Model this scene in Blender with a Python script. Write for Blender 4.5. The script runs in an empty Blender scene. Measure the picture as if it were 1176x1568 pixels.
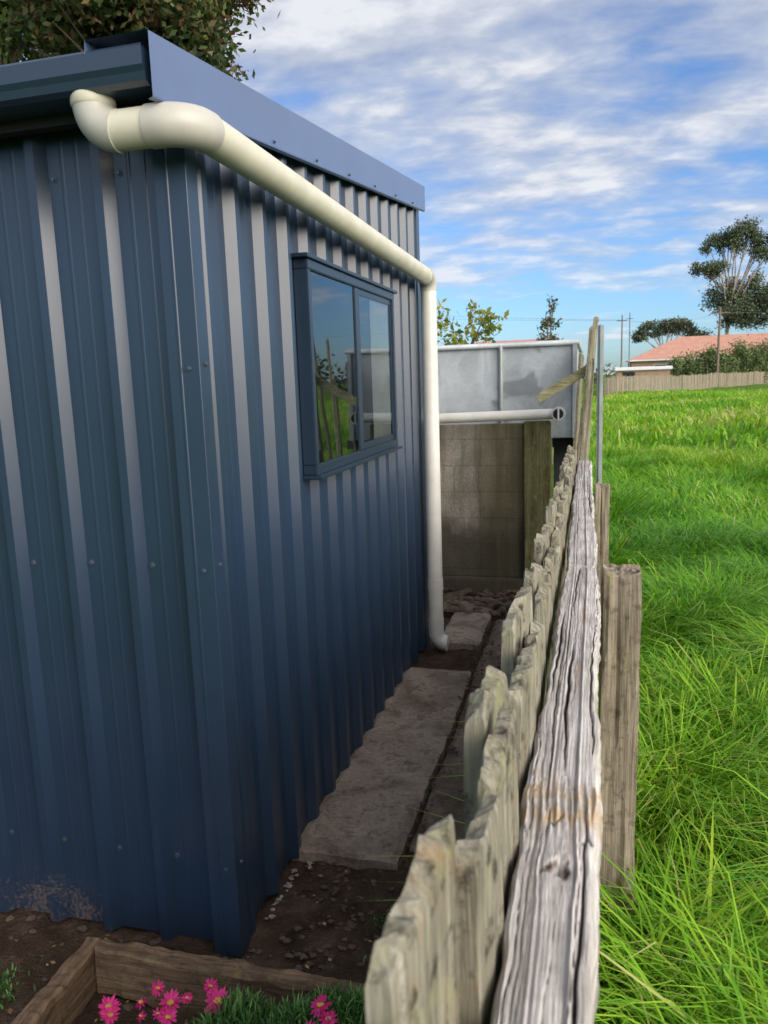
import bpy, bmesh, math, random
import numpy as np
from mathutils import Vector, Matrix, noise as mnoise
random.seed(3); rng=np.random.default_rng(5)
scene=bpy.context.scene
H=1.65
# ---------------------------------------------------------------- helpers
def link(o,parent=None):
    scene.collection.objects.link(o)
    if parent: o.parent=parent
    return o
def empty(name):
    e=bpy.data.objects.new(name,None); return link(e)
def mesh_obj(name,verts,faces,mat=None,parent=None,smooth=False):
    me=bpy.data.meshes.new(name); me.from_pydata([tuple(v) for v in verts],[],faces); me.update()
    if mat: me.materials.append(mat)
    if smooth:
        me.polygons.foreach_set('use_smooth',[True]*len(me.polygons))
    return link(bpy.data.objects.new(name,me),parent)
def np_mesh(name,V,loops,starts,totals,mat=None,parent=None,smooth=False,col=None):
    me=bpy.data.meshes.new(name)
    me.vertices.add(len(V)); me.vertices.foreach_set('co',V.astype(np.float32).ravel())
    me.loops.add(len(loops)); me.loops.foreach_set('vertex_index',loops.astype(np.int32))
    me.polygons.add(len(starts)); me.polygons.foreach_set('loop_start',starts.astype(np.int32))
    me.polygons.foreach_set('loop_total',totals.astype(np.int32))
    if smooth: me.polygons.foreach_set('use_smooth',np.ones(len(starts),dtype=bool))
    me.update(calc_edges=True)
    if col is not None:
        a=me.attributes.new('rnd','FLOAT','POINT'); a.data.foreach_set('value',col.astype(np.float32).ravel())
    if mat: me.materials.append(mat)
    return link(bpy.data.objects.new(name,me),parent)
def box(name,x0,x1,y0,y1,z0,z1,mat,parent=None,bev=0.0,seg=2):
    bm=bmesh.new(); bmesh.ops.create_cube(bm,size=1)
    for v in bm.verts:
        v.co=Vector(((x0+x1)/2+v.co.x*(x1-x0),(y0+y1)/2+v.co.y*(y1-y0),(z0+z1)/2+v.co.z*(z1-z0)))
    if bev: bmesh.ops.bevel(bm,geom=bm.edges[:],offset=bev,segments=seg,affect='EDGES')
    me=bpy.data.meshes.new(name); bm.to_mesh(me); bm.free(); me.materials.append(mat)
    return link(bpy.data.objects.new(name,me),parent)
def tube(name,pts,radii,mat,parent=None,n=20,caps=True):
    pts=[Vector(p) for p in pts]
    if not hasattr(radii,'__len__'): radii=[radii]*len(pts)
    V=[];F=[]
    t0=(pts[1]-pts[0]).normalized()
    if t0.length<0.5: t0=(pts[2]-pts[0]).normalized()
    a=t0.orthogonal().normalized()
    for i,p in enumerate(pts):
        if i==0:t=t0
        elif i==len(pts)-1:t=(pts[i]-pts[i-1]).normalized()
        else:t=((pts[i]-pts[i-1]).normalized()+(pts[i+1]-pts[i]).normalized()).normalized()
        a=(a-t*a.dot(t)).normalized(); b=t.cross(a)
        for k in range(n):
            an=2*math.pi*k/n; V.append(p+(a*math.cos(an)+b*math.sin(an))*radii[i])
    for i in range(len(pts)-1):
        for k in range(n):
            F.append((i*n+k,i*n+(k+1)%n,(i+1)*n+(k+1)%n,(i+1)*n+k))
    nside=len(F)
    if caps:   # caps get their own vertices so that the side shading stays clean
        m=len(V); V+=[V[k].copy() for k in range(n)]; V+=[V[(len(pts)-1)*n+k].copy() for k in range(n)]
        F.append(tuple(m+k for k in range(n-1,-1,-1))); F.append(tuple(m+n+k for k in range(n)))
    o=mesh_obj(name,V,F,mat,parent,smooth=True)
    for i in range(nside,len(F)): o.data.polygons[i].use_smooth=False
    return o
def bend(p0,c,p1,n=8):
    p0,c,p1=Vector(p0),Vector(c),Vector(p1)
    return [p0*(1-t)**2+c*2*t*(1-t)+p1*t*t for t in [i/n for i in range(n+1)]]
def arc(p0,c,p1,n=10):
    p0,c,p1=Vector(p0),Vector(c),Vector(p1); o=p0+p1-c
    return [o+(p0-o)*math.cos(t)+(p1-o)*math.sin(t) for t in [math.pi/2*i/n for i in range(n+1)]]
# ---------------------------------------------------------------- materials
def new_mat(name):
    m=bpy.data.materials.new(name); m.use_nodes=True; nt=m.node_tree
    b=nt.nodes['Principled BSDF']; return m,nt,b
def N(nt,t,**kw):
    n=nt.nodes.new(t)
    for k,v in kw.items(): setattr(n,k,v)
    return n
def coords(nt,scale=(1,1,1),gen='Object',rot=(0,0,0)):
    tc=N(nt,'ShaderNodeTexCoord'); mp=N(nt,'ShaderNodeMapping')
    mp.inputs['Scale'].default_value=scale; mp.inputs['Rotation'].default_value=rot
    nt.links.new(tc.outputs[gen],mp.inputs['Vector']); return mp.outputs['Vector']
def noise(nt,vec,scale,detail=4,rough=0.6,dist=0):
    n=N(nt,'ShaderNodeTexNoise'); n.inputs['Scale'].default_value=scale; n.inputs['Detail'].default_value=detail
    n.inputs['Roughness'].default_value=rough; n.inputs['Distortion'].default_value=dist
    nt.links.new(vec,n.inputs['Vector']); return n.outputs['Fac']
def ramp(nt,fac,stops):
    r=N(nt,'ShaderNodeValToRGB'); cr=r.color_ramp
    while len(cr.elements)<len(stops): cr.elements.new(0.5)
    for e,(p,c) in zip(cr.elements,stops):
        e.position=p; e.color=(*c,1) if len(c)==3 else c
    nt.links.new(fac,r.inputs['Fac']); return r.outputs['Color']
def g(v): return (v,v,v)
def mix(nt,f,a,b,mode='MIX'):
    m=N(nt,'ShaderNodeMix',data_type='RGBA',blend_type=mode)
    for inp,v in ((m.inputs[0],f),(m.inputs[6],a),(m.inputs[7],b)):
        if isinstance(v,bpy.types.NodeSocket): nt.links.new(v,inp)
        elif isinstance(v,(int,float)): inp.default_value=v
        else: inp.default_value=(*v,1)
    return m.outputs[2]
def math_(nt,op,a,b=0,c=None,clamp=False):
    m=N(nt,'ShaderNodeMath',operation=op,use_clamp=clamp)
    for i,v in enumerate((a,b) if c is None else (a,b,c)):
        if isinstance(v,bpy.types.NodeSocket): nt.links.new(v,m.inputs[i])
        else: m.inputs[i].default_value=v
    return m.outputs[0]
def maprange(nt,v,a,b,c=0,d=1):
    n=N(nt,'ShaderNodeMapRange'); n.inputs[1].default_value=a; n.inputs[2].default_value=b; n.inputs[3].default_value=c; n.inputs[4].default_value=d
    nt.links.new(v,n.inputs[0]); return n.outputs[0]
def bump(nt,b,h,strength=0.5,dist=0.01,prev=None):
    n=N(nt,'ShaderNodeBump'); n.inputs['Strength'].default_value=strength; n.inputs['Distance'].default_value=dist
    nt.links.new(h,n.inputs['Height'])
    if prev: nt.links.new(prev,n.inputs['Normal'])
    nt.links.new(n.outputs[0],b.inputs['Normal']); return n.outputs[0]
def simple(name,col,rough=0.5,var=0.15,scale=8,metal=0,spec=0.5,bmp=0.0,bs=40):
    m,nt,b=new_mat(name); v=coords(nt)
    f=noise(nt,v,scale,3)
    c=ramp(nt,f,[(0.3,tuple(x*(1-var) for x in col)),(0.7,tuple(min(1,x*(1+var)) for x in col))])
    nt.links.new(c,b.inputs['Base Color']); b.inputs['Roughness'].default_value=rough
    b.inputs['Metallic'].default_value=metal; b.inputs['Specular IOR Level'].default_value=spec
    if bmp: bump(nt,b,noise(nt,v,bs,4),bmp,0.01)
    return m
def steel_mat():
    m,nt,b=new_mat('painted_steel'); v=coords(nt)
    base=ramp(nt,noise(nt,v,1.7,3),[(0.3,(0.015,0.032,0.064)),(0.75,(0.019,0.039,0.076))])
    sx=N(nt,'ShaderNodeSeparateXYZ'); nt.links.new(v,sx.inputs[0])
    low=maprange(nt,sx.outputs['Z'],0.0,0.42,1,0)
    lx=maprange(nt,sx.outputs['X'],-1.55,-1.25,1.0,0.15)
    sp=noise(nt,v,85,6,0.8); big=noise(nt,v,7,4)
    f=math_(nt,'MULTIPLY',math_(nt,'MULTIPLY',low,lx),math_(nt,'ADD',big,0.1))
    f=math_(nt,'ADD',math_(nt,'MULTIPLY',f,0.62),math_(nt,'SUBTRACT',sp,0.79))
    f=ramp(nt,f,[(0.0,g(0)),(0.12,g(1))])
    f2=math_(nt,'MULTIPLY',f,0.6)
    c=mix(nt,f2,base,(0.18,0.115,0.075))
    nt.links.new(c,b.inputs['Base Color'])
    r=ramp(nt,noise(nt,v,3,2),[(0.3,g(0.28)),(0.7,g(0.32))])
    nt.links.new(mix(nt,f2,r,g(0.9)),b.inputs['Roughness'])
    b.inputs['Specular IOR Level'].default_value=0.8; b.inputs['IOR'].default_value=1.52
    bump(nt,b,noise(nt,coords(nt,(1,1,0.35)),3.5,2),0.2,0.012)
    return m
M_steel=steel_mat()
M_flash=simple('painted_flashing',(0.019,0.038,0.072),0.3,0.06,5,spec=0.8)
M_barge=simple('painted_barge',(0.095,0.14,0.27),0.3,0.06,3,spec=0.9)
M_frame=simple('window_frame_paint',(0.016,0.030,0.054),0.3,0.05,5)
M_dark=simple('dark_interior',(0.012,0.014,0.017),0.8,0.1)
M_pvc=simple('pvc_cream',(0.62,0.59,0.48),0.38,0.08,9,bmp=0.03)
M_pvcg=simple('pvc_fitting',(0.46,0.445,0.40),0.42,0.08,9)
M_pvcw=simple('pvc_white',(0.62,0.61,0.57),0.4,0.08,9)
M_screw=simple('screw_head',(0.10,0.13,0.17),0.4,0.1,metal=0.6)
M_curt=simple('curtain_cloth',(0.6,0.59,0.55),0.9,0.08)
def glass_mat():
    m,nt,b=new_mat('window_glass'); nt.nodes.remove(b)
    out=[n for n in nt.nodes if n.type=='OUTPUT_MATERIAL'][0]
    gl=N(nt,'ShaderNodeBsdfGlossy'); gl.inputs['Roughness'].default_value=0.015; gl.inputs['Color'].default_value=(0.85,0.93,1,1)
    tr=N(nt,'ShaderNodeBsdfTransparent'); tr.inputs['Color'].default_value=(0.75,0.8,0.82,1)
    fr=N(nt,'ShaderNodeFresnel'); fr.inputs['IOR'].default_value=2.2
    bp=N(nt,'ShaderNodeBump'); bp.inputs['Strength'].default_value=0.08; bp.inputs['Distance'].default_value=0.004
    nt.links.new(noise(nt,coords(nt),3,1),bp.inputs['Height']); nt.links.new(bp.outputs[0],gl.inputs['Normal'])
    mx=N(nt,'ShaderNodeMixShader'); nt.links.new(fr.outputs[0],mx.inputs[0]); nt.links.new(tr.outputs[0],mx.inputs[1]); nt.links.new(gl.outputs[0],mx.inputs[2])
    nt.links.new(mx.outputs[0],out.inputs['Surface']); return m
M_glass=glass_mat()
def wood(name,c1,c2,c3,axis='Z',moss=0.0,gs=1.0,bstr=0.7,lich=(0.22,0.23,0.08),dark=0.0,crack=False,rust=0.0):
    m,nt,b=new_mat(name)
    s={'Z':(26,26,1.6),'Y':(26,1.6,26),'X':(1.6,26,26)}[axis]
    s=tuple(x*gs for x in s)
    vg=coords(nt,s); v=coords(nt)
    f=noise(nt,vg,2.2,6,0.68,0.6); f2=noise(nt,vg,7,4,0.7)
    c=ramp(nt,f,[(0.28,c1),(0.5,c2),(0.72,c3)])
    c=mix(nt,0.55,c,ramp(nt,f2,[(0.3,g(0.45)),(0.7,g(1.25))]),'MULTIPLY')
    c=mix(nt,0.6,c,ramp(nt,noise(nt,v,7,4),[(0.3,(0.7,0.68,0.6)),(0.7,(1.25,1.2,1.15))]),'MULTIPLY')
    if rust:
        rr=ramp(nt,noise(nt,v,9,5,0.7),[(0.56,g(0)),(0.70,g(rust))])
        c=mix(nt,rr,c,(0.30,0.17,0.07))
    if moss:
        mm=ramp(nt,noise(nt,v,22,5,0.75),[(0.62-moss*0.3,g(0)),(0.78-moss*0.2,g(1))])
        c=mix(nt,math_(nt,'MULTIPLY',mm,0.75),c,lich)
    if dark:
        dd=ramp(nt,noise(nt,v,30,5,0.7),[(0.53,g(0)),(0.66,g(dark))])
        c=mix(nt,dd,c,(0.035,0.03,0.025))
    if crack:
        at=N(nt,'ShaderNodeAttribute',attribute_name='rnd')
        c=mix(nt,ramp(nt,at.outputs['Fac'],[(0.15,g(0)),(0.45,g(0.55)),(0.9,g(1))]),c,(0.05,0.028,0.017))
        sx=N(nt,'ShaderNodeSeparateXYZ'); nt.links.new(v,sx.inputs[0])
        yy=math_(nt,'ADD',sx.outputs['Y'],math_(nt,'MULTIPLY',math_(nt,'SUBTRACT',noise(nt,v,18,4),0.5),0.12))
        k1=math_(nt,'MULTIPLY',maprange(nt,yy,0.84,0.87),maprange(nt,yy,0.98,0.93))
        k2=math_(nt,'MULTIPLY',k1,ramp(nt,noise(nt,coords(nt,(1,0.5,1)),70,4,0.7),[(0.42,g(0)),(0.58,g(0.8))]))
        c=mix(nt,k2,c,(0.46,0.31,0.15))
        st=ramp(nt,noise(nt,coords(nt,(30,3,30)),1.3,4,0.6),[(0.60,g(0)),(0.72,g(0.45))])
        c=mix(nt,st,c,(0.33,0.17,0.08))
    nt.links.new(c,b.inputs['Base Color']); b.inputs['Roughness'].default_value=0.9; b.inputs['Specular IOR Level'].default_value=0.15
    h=math_(nt,'ADD',f,math_(nt,'MULTIPLY',f2,0.5))
    bump(nt,b,h,bstr,0.006)
    return m
M_pal=wood('weathered_paling',(0.10,0.09,0.068),(0.24,0.228,0.182),(0.40,0.39,0.33),'Z',0.32,lich=(0.26,0.27,0.14),dark=0.9,rust=0.45)
M_rail=wood('weathered_rail',(0.29,0.26,0.24),(0.55,0.525,0.52),(0.75,0.74,0.74),'Y',0,1.1,0.9,dark=0.15,crack=True)
M_post=wood('weathered_post',(0.13,0.105,0.08),(0.28,0.24,0.19),(0.40,0.36,0.30),'Z',0.15,0.9,0.8,dark=0.5)
M_sleeper=wood('sleeper_timber',(0.07,0.045,0.028),(0.18,0.12,0.08),(0.30,0.21,0.14),'X',0.15,0.8,0.9,dark=0.5)
M_mossw=wood('mossy_timber',(0.07,0.062,0.032),(0.15,0.14,0.07),(0.24,0.23,0.12),'Z',0.4,0.8,0.8)
M_tall=wood('grey_paling',(0.11,0.10,0.075),(0.24,0.225,0.17),(0.36,0.345,0.27),'Z',0.2,0.8,0.8,dark=0.5)
M_farf=wood('distant_fence_timber',(0.17,0.15,0.12),(0.30,0.27,0.21),(0.38,0.35,0.29),'Z',0,0.4,0.4)
def concrete(name,cols,stain=(0.1,0.09,0.05),stainamt=0.6,sc=3,bs=0.5,rough=0.9,vert=1.0,blocks=False,xstain=None,mud=False,rust=False):
    m,nt,b=new_mat(name); v=coords(nt); vs=coords(nt,(1,1,vert))
    c=ramp(nt,noise(nt,v,sc,7,0.65),[(0.3,cols[0]),(0.7,cols[1])])
    st=ramp(nt,noise(nt,vs,sc*0.9,5,0.6,0.8),[(0.45,g(0)),(0.68,g(stainamt))])
    c=mix(nt,st,c,stain)
    if mud:
        c=mix(nt,ramp(nt,noise(nt,v,14,7,0.75,0.5),[(0.50,g(0)),(0.60,g(0.6))]),c,(0.095,0.06,0.04))
    if rust:
        c=mix(nt,ramp(nt,noise(nt,v,3.2,3,0.5,0.6),[(0.60,g(0)),(0.66,g(0.55))]),c,(0.10,0.11,0.115))
        c=mix(nt,ramp(nt,noise(nt,coords(nt,(8,8,1.2)),1.1,3,0.6),[(0.60,g(0)),(0.70,g(0.5))]),c,(0.62,0.64,0.66))
    sp=ramp(nt,noise(nt,v,60,4,0.8),[(0.35,g(0.55)),(0.6,g(1.1))])
    c=mix(nt,0.6 if not rust else 0.2,c,sp,'MULTIPLY')
    h=math_(nt,'ADD',noise(nt,v,45,6,0.7),noise(nt,v,6,4))
    if xstain:
        sx=N(nt,'ShaderNodeSeparateXYZ'); nt.links.new(v,sx.inputs[0])
        xx=math_(nt,'ADD',sx.outputs['X'],math_(nt,'MULTIPLY',math_(nt,'SUBTRACT',noise(nt,vs,5,5),0.5),0.25))
        c=mix(nt,maprange(nt,xx,-0.86,-0.72,0,0.7),c,(0.11,0.09,0.032))
        zz=math_(nt,'ADD',sx.outputs['Z'],math_(nt,'MULTIPLY',math_(nt,'SUBTRACT',noise(nt,v,4,5),0.5),0.6))
        c=mix(nt,maprange(nt,zz,0.66,0.45,0,0.8),c,(0.045,0.037,0.021))
        run=ramp(nt,noise(nt,coords(nt,(9,9,0.7)),1.6,4,0.6),[(0.50,g(0)),(0.64,g(0.65))])
        c=mix(nt,run,c,(0.09,0.085,0.05))
    if blocks:
        br=N(nt,'ShaderNodeTexBrick'); vv=coords(nt,(1,1,1),rot=(math.radians(-90),0,0)); nt.links.new(vv,br.inputs['Vector'])
        br.inputs['Scale'].default_value=1; br.inputs['Brick Width'].default_value=0.40; br.inputs['Row Height'].default_value=0.20; br.inputs['Mortar Size'].default_value=0.006; br.inputs['Mortar Smooth'].default_value=0.3
        br.inputs['Color1'].default_value=(1,1,1,1); br.inputs['Color2'].default_value=(0.80,0.80,0.84,1); br.inputs['Mortar'].default_value=(0.66,0.64,0.61,1)
        c=mix(nt,0.6,c,br.outputs['Color'],'MULTIPLY')
        h=math_(nt,'SUBTRACT',h,math_(nt,'MULTIPLY',br.outputs['Fac'],0.35))
    nt.links.new(c,b.inputs['Base Color']); b.inputs['Roughness'].default_value=rough
    bump(nt,b,h,bs,0.01); return m
M_slab=concrete('path_concrete',[(0.25,0.195,0.15),(0.43,0.35,0.28)],(0.13,0.09,0.06),0.8,3.5,mud=True)
M_slab2=concrete('path_concrete_dirty',[(0.12,0.085,0.062),(0.28,0.215,0.165)],(0.07,0.05,0.035),0.85,5,mud=True)
M_tanklow=concrete('concrete_blocks',[(0.25,0.225,0.185),(0.45,0.41,0.345)],(0.13,0.115,0.075),0.7,3.0,vert=0.4,blocks=True,xstain=True)
M_tankup=concrete('tank_galvanised',[(0.38,0.42,0.46),(0.52,0.57,0.61)],(0.24,0.26,0.28),0.7,3.5,0.1,0.45,vert=0.7,rust=True)
def soil_mat():
    m,nt,b=new_mat('ground_surface'); v=coords(nt)
    soil=ramp(nt,noise(nt,v,9,7,0.7),[(0.3,(0.045,0.029,0.02)),(0.55,(0.105,0.069,0.047)),(0.75,(0.19,0.13,0.095))])
    peb=ramp(nt,noise(nt,v,70,3,0.6),[(0.62,g(0)),(0.72,g(0.4))])
    soil=mix(nt,peb,soil,(0.22,0.16,0.12))
    grass=ramp(nt,noise(nt,v,0.35,7,0.7),[(0.3,(0.04,0.10,0.010)),(0.55,(0.11,0.20,0.02)),(0.75,(0.22,0.26,0.05))])
    sx=N(nt,'ShaderNodeSeparateXYZ'); nt.links.new(v,sx.inputs[0])
    f=math_(nt,'MAXIMUM',maprange(nt,sx.outputs['X'],0.02,0.12),maprange(nt,sx.outputs['Y'],7,9))
    f=math_(nt,'MAXIMUM',f,maprange(nt,sx.outputs['Y'],0.5,-1))
    c=mix(nt,f,soil,grass); nt.links.new(c,b.inputs['Base Color']); b.inputs['Roughness'].default_value=0.95; b.inputs['Specular IOR Level'].default_value=0.1
    bump(nt,b,math_(nt,'ADD',noise(nt,v,22,7,0.75),noise(nt,v,90,3,0.7)),0.9,0.03)
    return m
M_ground=soil_mat()
def leaf_mat(name,stops,trans=0.35,sc=0.6,spec=0.3,rough=.45):
    m,nt,b=new_mat(name)
    at=N(nt,'ShaderNodeAttribute',attribute_name='rnd')
    c=ramp(nt,at.outputs['Fac'],stops)
    nt.links.new(c,b.inputs['Base Color']); b.inputs['Roughness'].default_value=rough; b.inputs['Specular IOR Level'].default_value=spec
    if trans>0:
        out=[n for n in nt.nodes if n.type=='OUTPUT_MATERIAL'][0]
        tl=N(nt,'ShaderNodeBsdfTranslucent'); nt.links.new(c,tl.inputs['Color'])
        mx=N(nt,'ShaderNodeMixShader'); mx.inputs[0].default_value=trans
        nt.links.new(b.outputs[0],mx.inputs[1]); nt.links.new(tl.outputs[0],mx.inputs[2]); nt.links.new(mx.outputs[0],out.inputs['Surface'])
    return m
M_grass=leaf_mat('grass_blades',[(0.05,(0.04,0.13,0.012)),(0.35,(0.10,0.32,0.018)),(0.62,(0.24,0.50,0.022)),(0.82,(0.42,0.58,0.05)),(0.97,(0.58,0.57,0.22))],0.35,0.5,0.3)
M_flleaf=leaf_mat('daisy_leaves',[(0.1,(0.04,0.11,0.025)),(0.6,(0.10,0.24,0.06)),(0.9,(0.20,0.36,0.10))],0.3,8)
M_petal=leaf_mat('daisy_petals',[(0.1,(0.62,0.01,0.16)),(0.9,(0.88,0.05,0.32))],0.3,8)
M_leafD=leaf_mat('leaf_dark_red',[(0.15,(0.025,0.05,0.015)),(0.45,(0.07,0.11,0.03)),(0.66,(0.17,0.08,0.05)),(0.85,(0.15,0.19,0.06))],0.3,0.8)
M_leafG=leaf_mat('leaf_olive',[(0.2,(0.05,0.08,0.025)),(0.55,(0.12,0.17,0.055)),(0.85,(0.25,0.30,0.11))],0.3)
M_leafH=leaf_mat('leaf_hedge',[(0.2,(0.05,0.08,0.03)),(0.55,(0.11,0.155,0.06)),(0.85,(0.22,0.26,0.11))],0,spec=.1,rough=.8)
M_leafE=leaf_mat('leaf_eucalypt',[(0.2,(0.045,0.065,0.04)),(0.55,(0.10,0.13,0.075)),(0.85,(0.20,0.22,0.13))],0,spec=.1,rough=.8)
M_leafY=leaf_mat('leaf_yellow_green',[(0.2,(0.12,0.18,0.03)),(0.55,(0.27,0.31,0.06)),(0.85,(0.45,0.34,0.09))],0.4,2)
M_bark=simple('tree_bark',(0.18,0.14,0.105),0.9,0.3,6,bmp=0.6)
M_barkp=simple('pale_bark',(0.38,0.33,0.28),0.85,0.3,1)
# ---------------------------------------------------------------- ground
def gz(x,y):
    x=np.asarray(x,float); y=np.asarray(y,float)
    t=np.clip((x-0.0)/0.12,0,1); t=t*t*(3-2*t)
    d=np.hypot(x,y)
    bumps=0.05*np.sin(x*2.1+1.3*np.sin(y*0.9))*np.sin(y*1.7+x*0.6)+0.10*np.sin(x*0.55+2+0.4*y)*np.sin(y*0.37+1)+0.02*np.sin(x*7+y*3)*np.sin(y*6-x*2)+0.13*np.sin(x*0.31+1.1*np.sin(y*0.13))*np.sin(y*0.21+0.5)
    fade=1/(1+(d/90.)**2)
    field=-0.12+bumps*fade*1.0
    soil=0.012*np.sin(x*17+3*np.sin(y*11))*np.sin(y*19+x*7)+0.006*np.sin(x*47+y*31)*np.sin(y*53-x*23)
    near=np.clip(1-np.maximum(np.abs(x+1),np.abs(y-3))/8,0,1)
    t2=np.clip((y-8)/2,0,1)
    return (1-t)*(1-t2)*soil*(near>0)+np.maximum(t,t2)*field
xs=np.unique(np.concatenate([np.linspace(-4,0,200),np.linspace(0,0.3,14),np.linspace(0.3,8,80),np.linspace(8,40,60),-np.geomspace(4,2500,40),np.geomspace(40,2500,30)]))
ys=np.unique(np.concatenate([np.linspace(0,6,260),np.linspace(6,20,80),np.linspace(20,110,90),np.geomspace(110,3000,30),-np.geomspace(0.05,2500,50)]))
X,Y=np.meshgrid(xs,ys); Z=gz(X,Y)
V=np.stack([X,Y,Z],-1).reshape(-1,3); nx,ny=len(xs),len(ys)
i,j=np.meshgrid(np.arange(nx-1),np.arange(ny-1)); a=(j*nx+i).ravel()
L=np.stack([a,a+1,a+nx+1,a+nx],-1).ravel(); n=len(a)
np_mesh('ground',V,L,np.arange(n)*4,np.full(n,4),M_ground,smooth=True)
# ---------------------------------------------------------------- blade generator
def blades(name,x,y,z,h,w,lean,mat,parent=None,col=None,theta=None,tipz=1.0):
    n=len(x); th=rng.uniform(0,2*np.pi,n) if theta is None else theta
    dx,dy=np.cos(th),np.sin(th)
    ph=th+np.pi/2+rng.normal(0,0.5,n); px,py=np.cos(ph)*w/2,np.sin(ph)*w/2
    def P(f,lf): return x+dx*lean*lf, y+dy*lean*lf, z+h*f
    x1,y1,z1=P(0.45,0.22); x2,y2,z2=P(0.82,0.62); x3,y3,z3=P(tipz,1.0)
    V=np.stack([np.stack([x-px,y-py,z-0.02],-1),np.stack([x+px,y+py,z-0.02],-1),
      np.stack([x1-px,y1-py,z1],-1),np.stack([x1+px,y1+py,z1],-1),
      np.stack([x2-px*.7,y2-py*.7,z2],-1),np.stack([x2+px*.7,y2+py*.7,z2],-1),
      np.stack([x3,y3,z3],-1)],1).reshape(-1,3)
    b=np.arange(n)*7
    L=np.stack([b,b+1,b+3,b+2, b+2,b+3,b+5,b+4, b+4,b+5,b+6],1).ravel()
    s=(np.arange(n)[:,None]*11+np.array([0,4,8])[None]).ravel(); t=np.tile([4,4,3],n)
    c=rng.uniform(0,1,n) if col is None else col
    return np_mesh(name,V,L,s,t,mat,parent,smooth=False,col=np.repeat(c,7))
def patchn(x,y,s):
    return 0.5+0.25*(np.sin(x*s*1.7+2*np.sin(y*s*1.1))+np.sin(y*s*1.3+1.7*np.sin(x*s*0.9+1)))
gp=empty('grass')
def field(name,n,x0,xf,y0,y1,hr,wr,lr,tipz=0.9,clump=False):
    y=rng.uniform(0,1,n)**0.8*(y1-y0)+y0; x=x0+rng.uniform(0,1,n)*(xf(y)-x0)
    if clump:
        nc=n//26; ci=rng.integers(0,nc,n); x=x[ci]+rng.normal(0,0.022,n); y=y[ci]+rng.normal(0,0.022,n); x=np.maximum(x,x0)
    cl=patchn(x,y,3.1); h=rng.uniform(*hr,n)*(0.55+0.75*cl); w=rng.uniform(*wr,n)
    lean=rng.uniform(*lr,n)*h*1.3
    th=rng.uniform(0,2*np.pi,n)*(1.0 if clump else 0.6)+patchn(x,y,1.3)*7
    far=np.clip((y-3)/18,0,1)
    dry=np.clip((x/(0.2*y+0.1)-0.45)*1.5,0,1)*np.clip((y-6)/8,0,1)
    col=0.10+0.36*patchn(x,y,0.33)+0.18*patchn(x+3,y*0.6,1.1)+0.12*patchn(x,y+7,4.5)+rng.normal(0,0.14,n)+0.19*far+0.14*dry*patchn(x+9,y,0.5)
    col=np.where(rng.uniform(0,1,n)<0.015,0.95,col)
    blades(name,x,y,gz(x,y),h,w,lean,M_grass,gp,np.clip(col,0,1),theta=th,tipz=tipz)
field('grass_near',66000,0.06,lambda y:0.9+0.36*y,0.8,6,(0.16,0.38),(0.004,0.010),(0.3,1.1))
field('grass_tufts',20000,0.09,lambda y:0.8+0.34*y,0.9,7,(0.28,0.46),(0.005,0.010),(0.4,1.4),tipz=0.78,clump=True)
field('grass_mid',70000,0.05,lambda y:1.0+0.36*y,6,18,(0.14,0.38),(0.009,0.018),(0.3,1.0))
field('grass_far',42000,-1.0,lambda y:3+0.38*y,18,70,(0.10,0.38),(0.025,0.065),(0.3,0.9))
# ---------------------------------------------------------------- shed
shed=empty('garden_shed')
SX,SY=-1.0,1.857
XL=-3.9; YB=4.55
def corrug(name,s0,s1,ribs,place,z0,ztop,h=0.029,mat=M_steel):
    pr=[(s0,0)]
    ribs=sorted(ribs)
    for k,c in enumerate(ribs):
        if c-0.034>s0 and c+0.034<s1: pr+= [(c-0.033,0),(c-0.013,h),(c+0.013,h),(c+0.033,0)]
        m=c+0.0975
        for q in (m-0.022,m+0.022):
            if q+0.01<s1 and q-0.01>s0: pr+=[(q-0.006,0),(q-0.003,0.0010),(q+0.003,0.0010),(q+0.006,0)]
    pr.append((s1,0)); pr.sort()
    V=[];F=[]
    for s,d in pr:
        V.append(place(s,d,z0)); V.append(place(s,d,ztop(s)))
    for k in range(len(pr)-1): F.append((2*k,2*k+2,2*k+3,2*k+1))
    return mesh_obj(name,V,F,mat,shed)
ribsY=[1.92+0.195*k for k in range(0,14)]
ribsX=[-1.027-0.195*k for k in range(0,15)]
rt=lambda y:2.37+0.1117*(y-1.65)
corrug('side_wall',SY,YB,ribsY,lambda s,d,z:(SX+d,s,z),0.01,rt)
corrug('front_wall',XL,SX,ribsX,lambda s,d,z:(s,SY-d,z),0.01,lambda s:2.37)
corrug('far_side_wall',SY,YB,ribsY,lambda s,d,z:(XL-d,s,z),0.01,rt)
corrug('rear_wall',XL,SX,ribsX,lambda s,d,z:(s,YB+d,z),0.01,lambda s:rt(YB))
def folded(name,poly,z0,zt,mat=M_flash):
    V=[];F=[]
    for (x,y) in poly: V.append((x,y,z0)); V.append((x,y,zt(y)))
    for k in range(len(poly)-1): F.append((2*k,2*k+2,2*k+3,2*k+1))
    return mesh_obj(name,V,F,mat,shed)
cx,cy=-0.968,1.825
folded('corner_flashing',[(cx-0.092,SY-0.001),(cx-0.088,cy-0.001),(cx-0.058,cy-0.001),(cx-0.056,cy-0.004),(cx-0.052,cy-0.004),(cx-0.050,cy-0.001),(cx-0.002,cy-0.001),(cx,cy),(cx,cy+0.055),(cx-0.003,cy+0.058),(cx-0.03,cy+0.062)],0.0,lambda y:2.34)
folded('rear_corner_flashing',[(cx-0.03,YB-0.05),(cx,YB-0.045),(cx,YB+0.03),(cx-0.08,YB+0.03)],0.0,lambda y:rt(y)-0.01)
V=[];F=[];xs_=[]
x=XL-0.06
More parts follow.
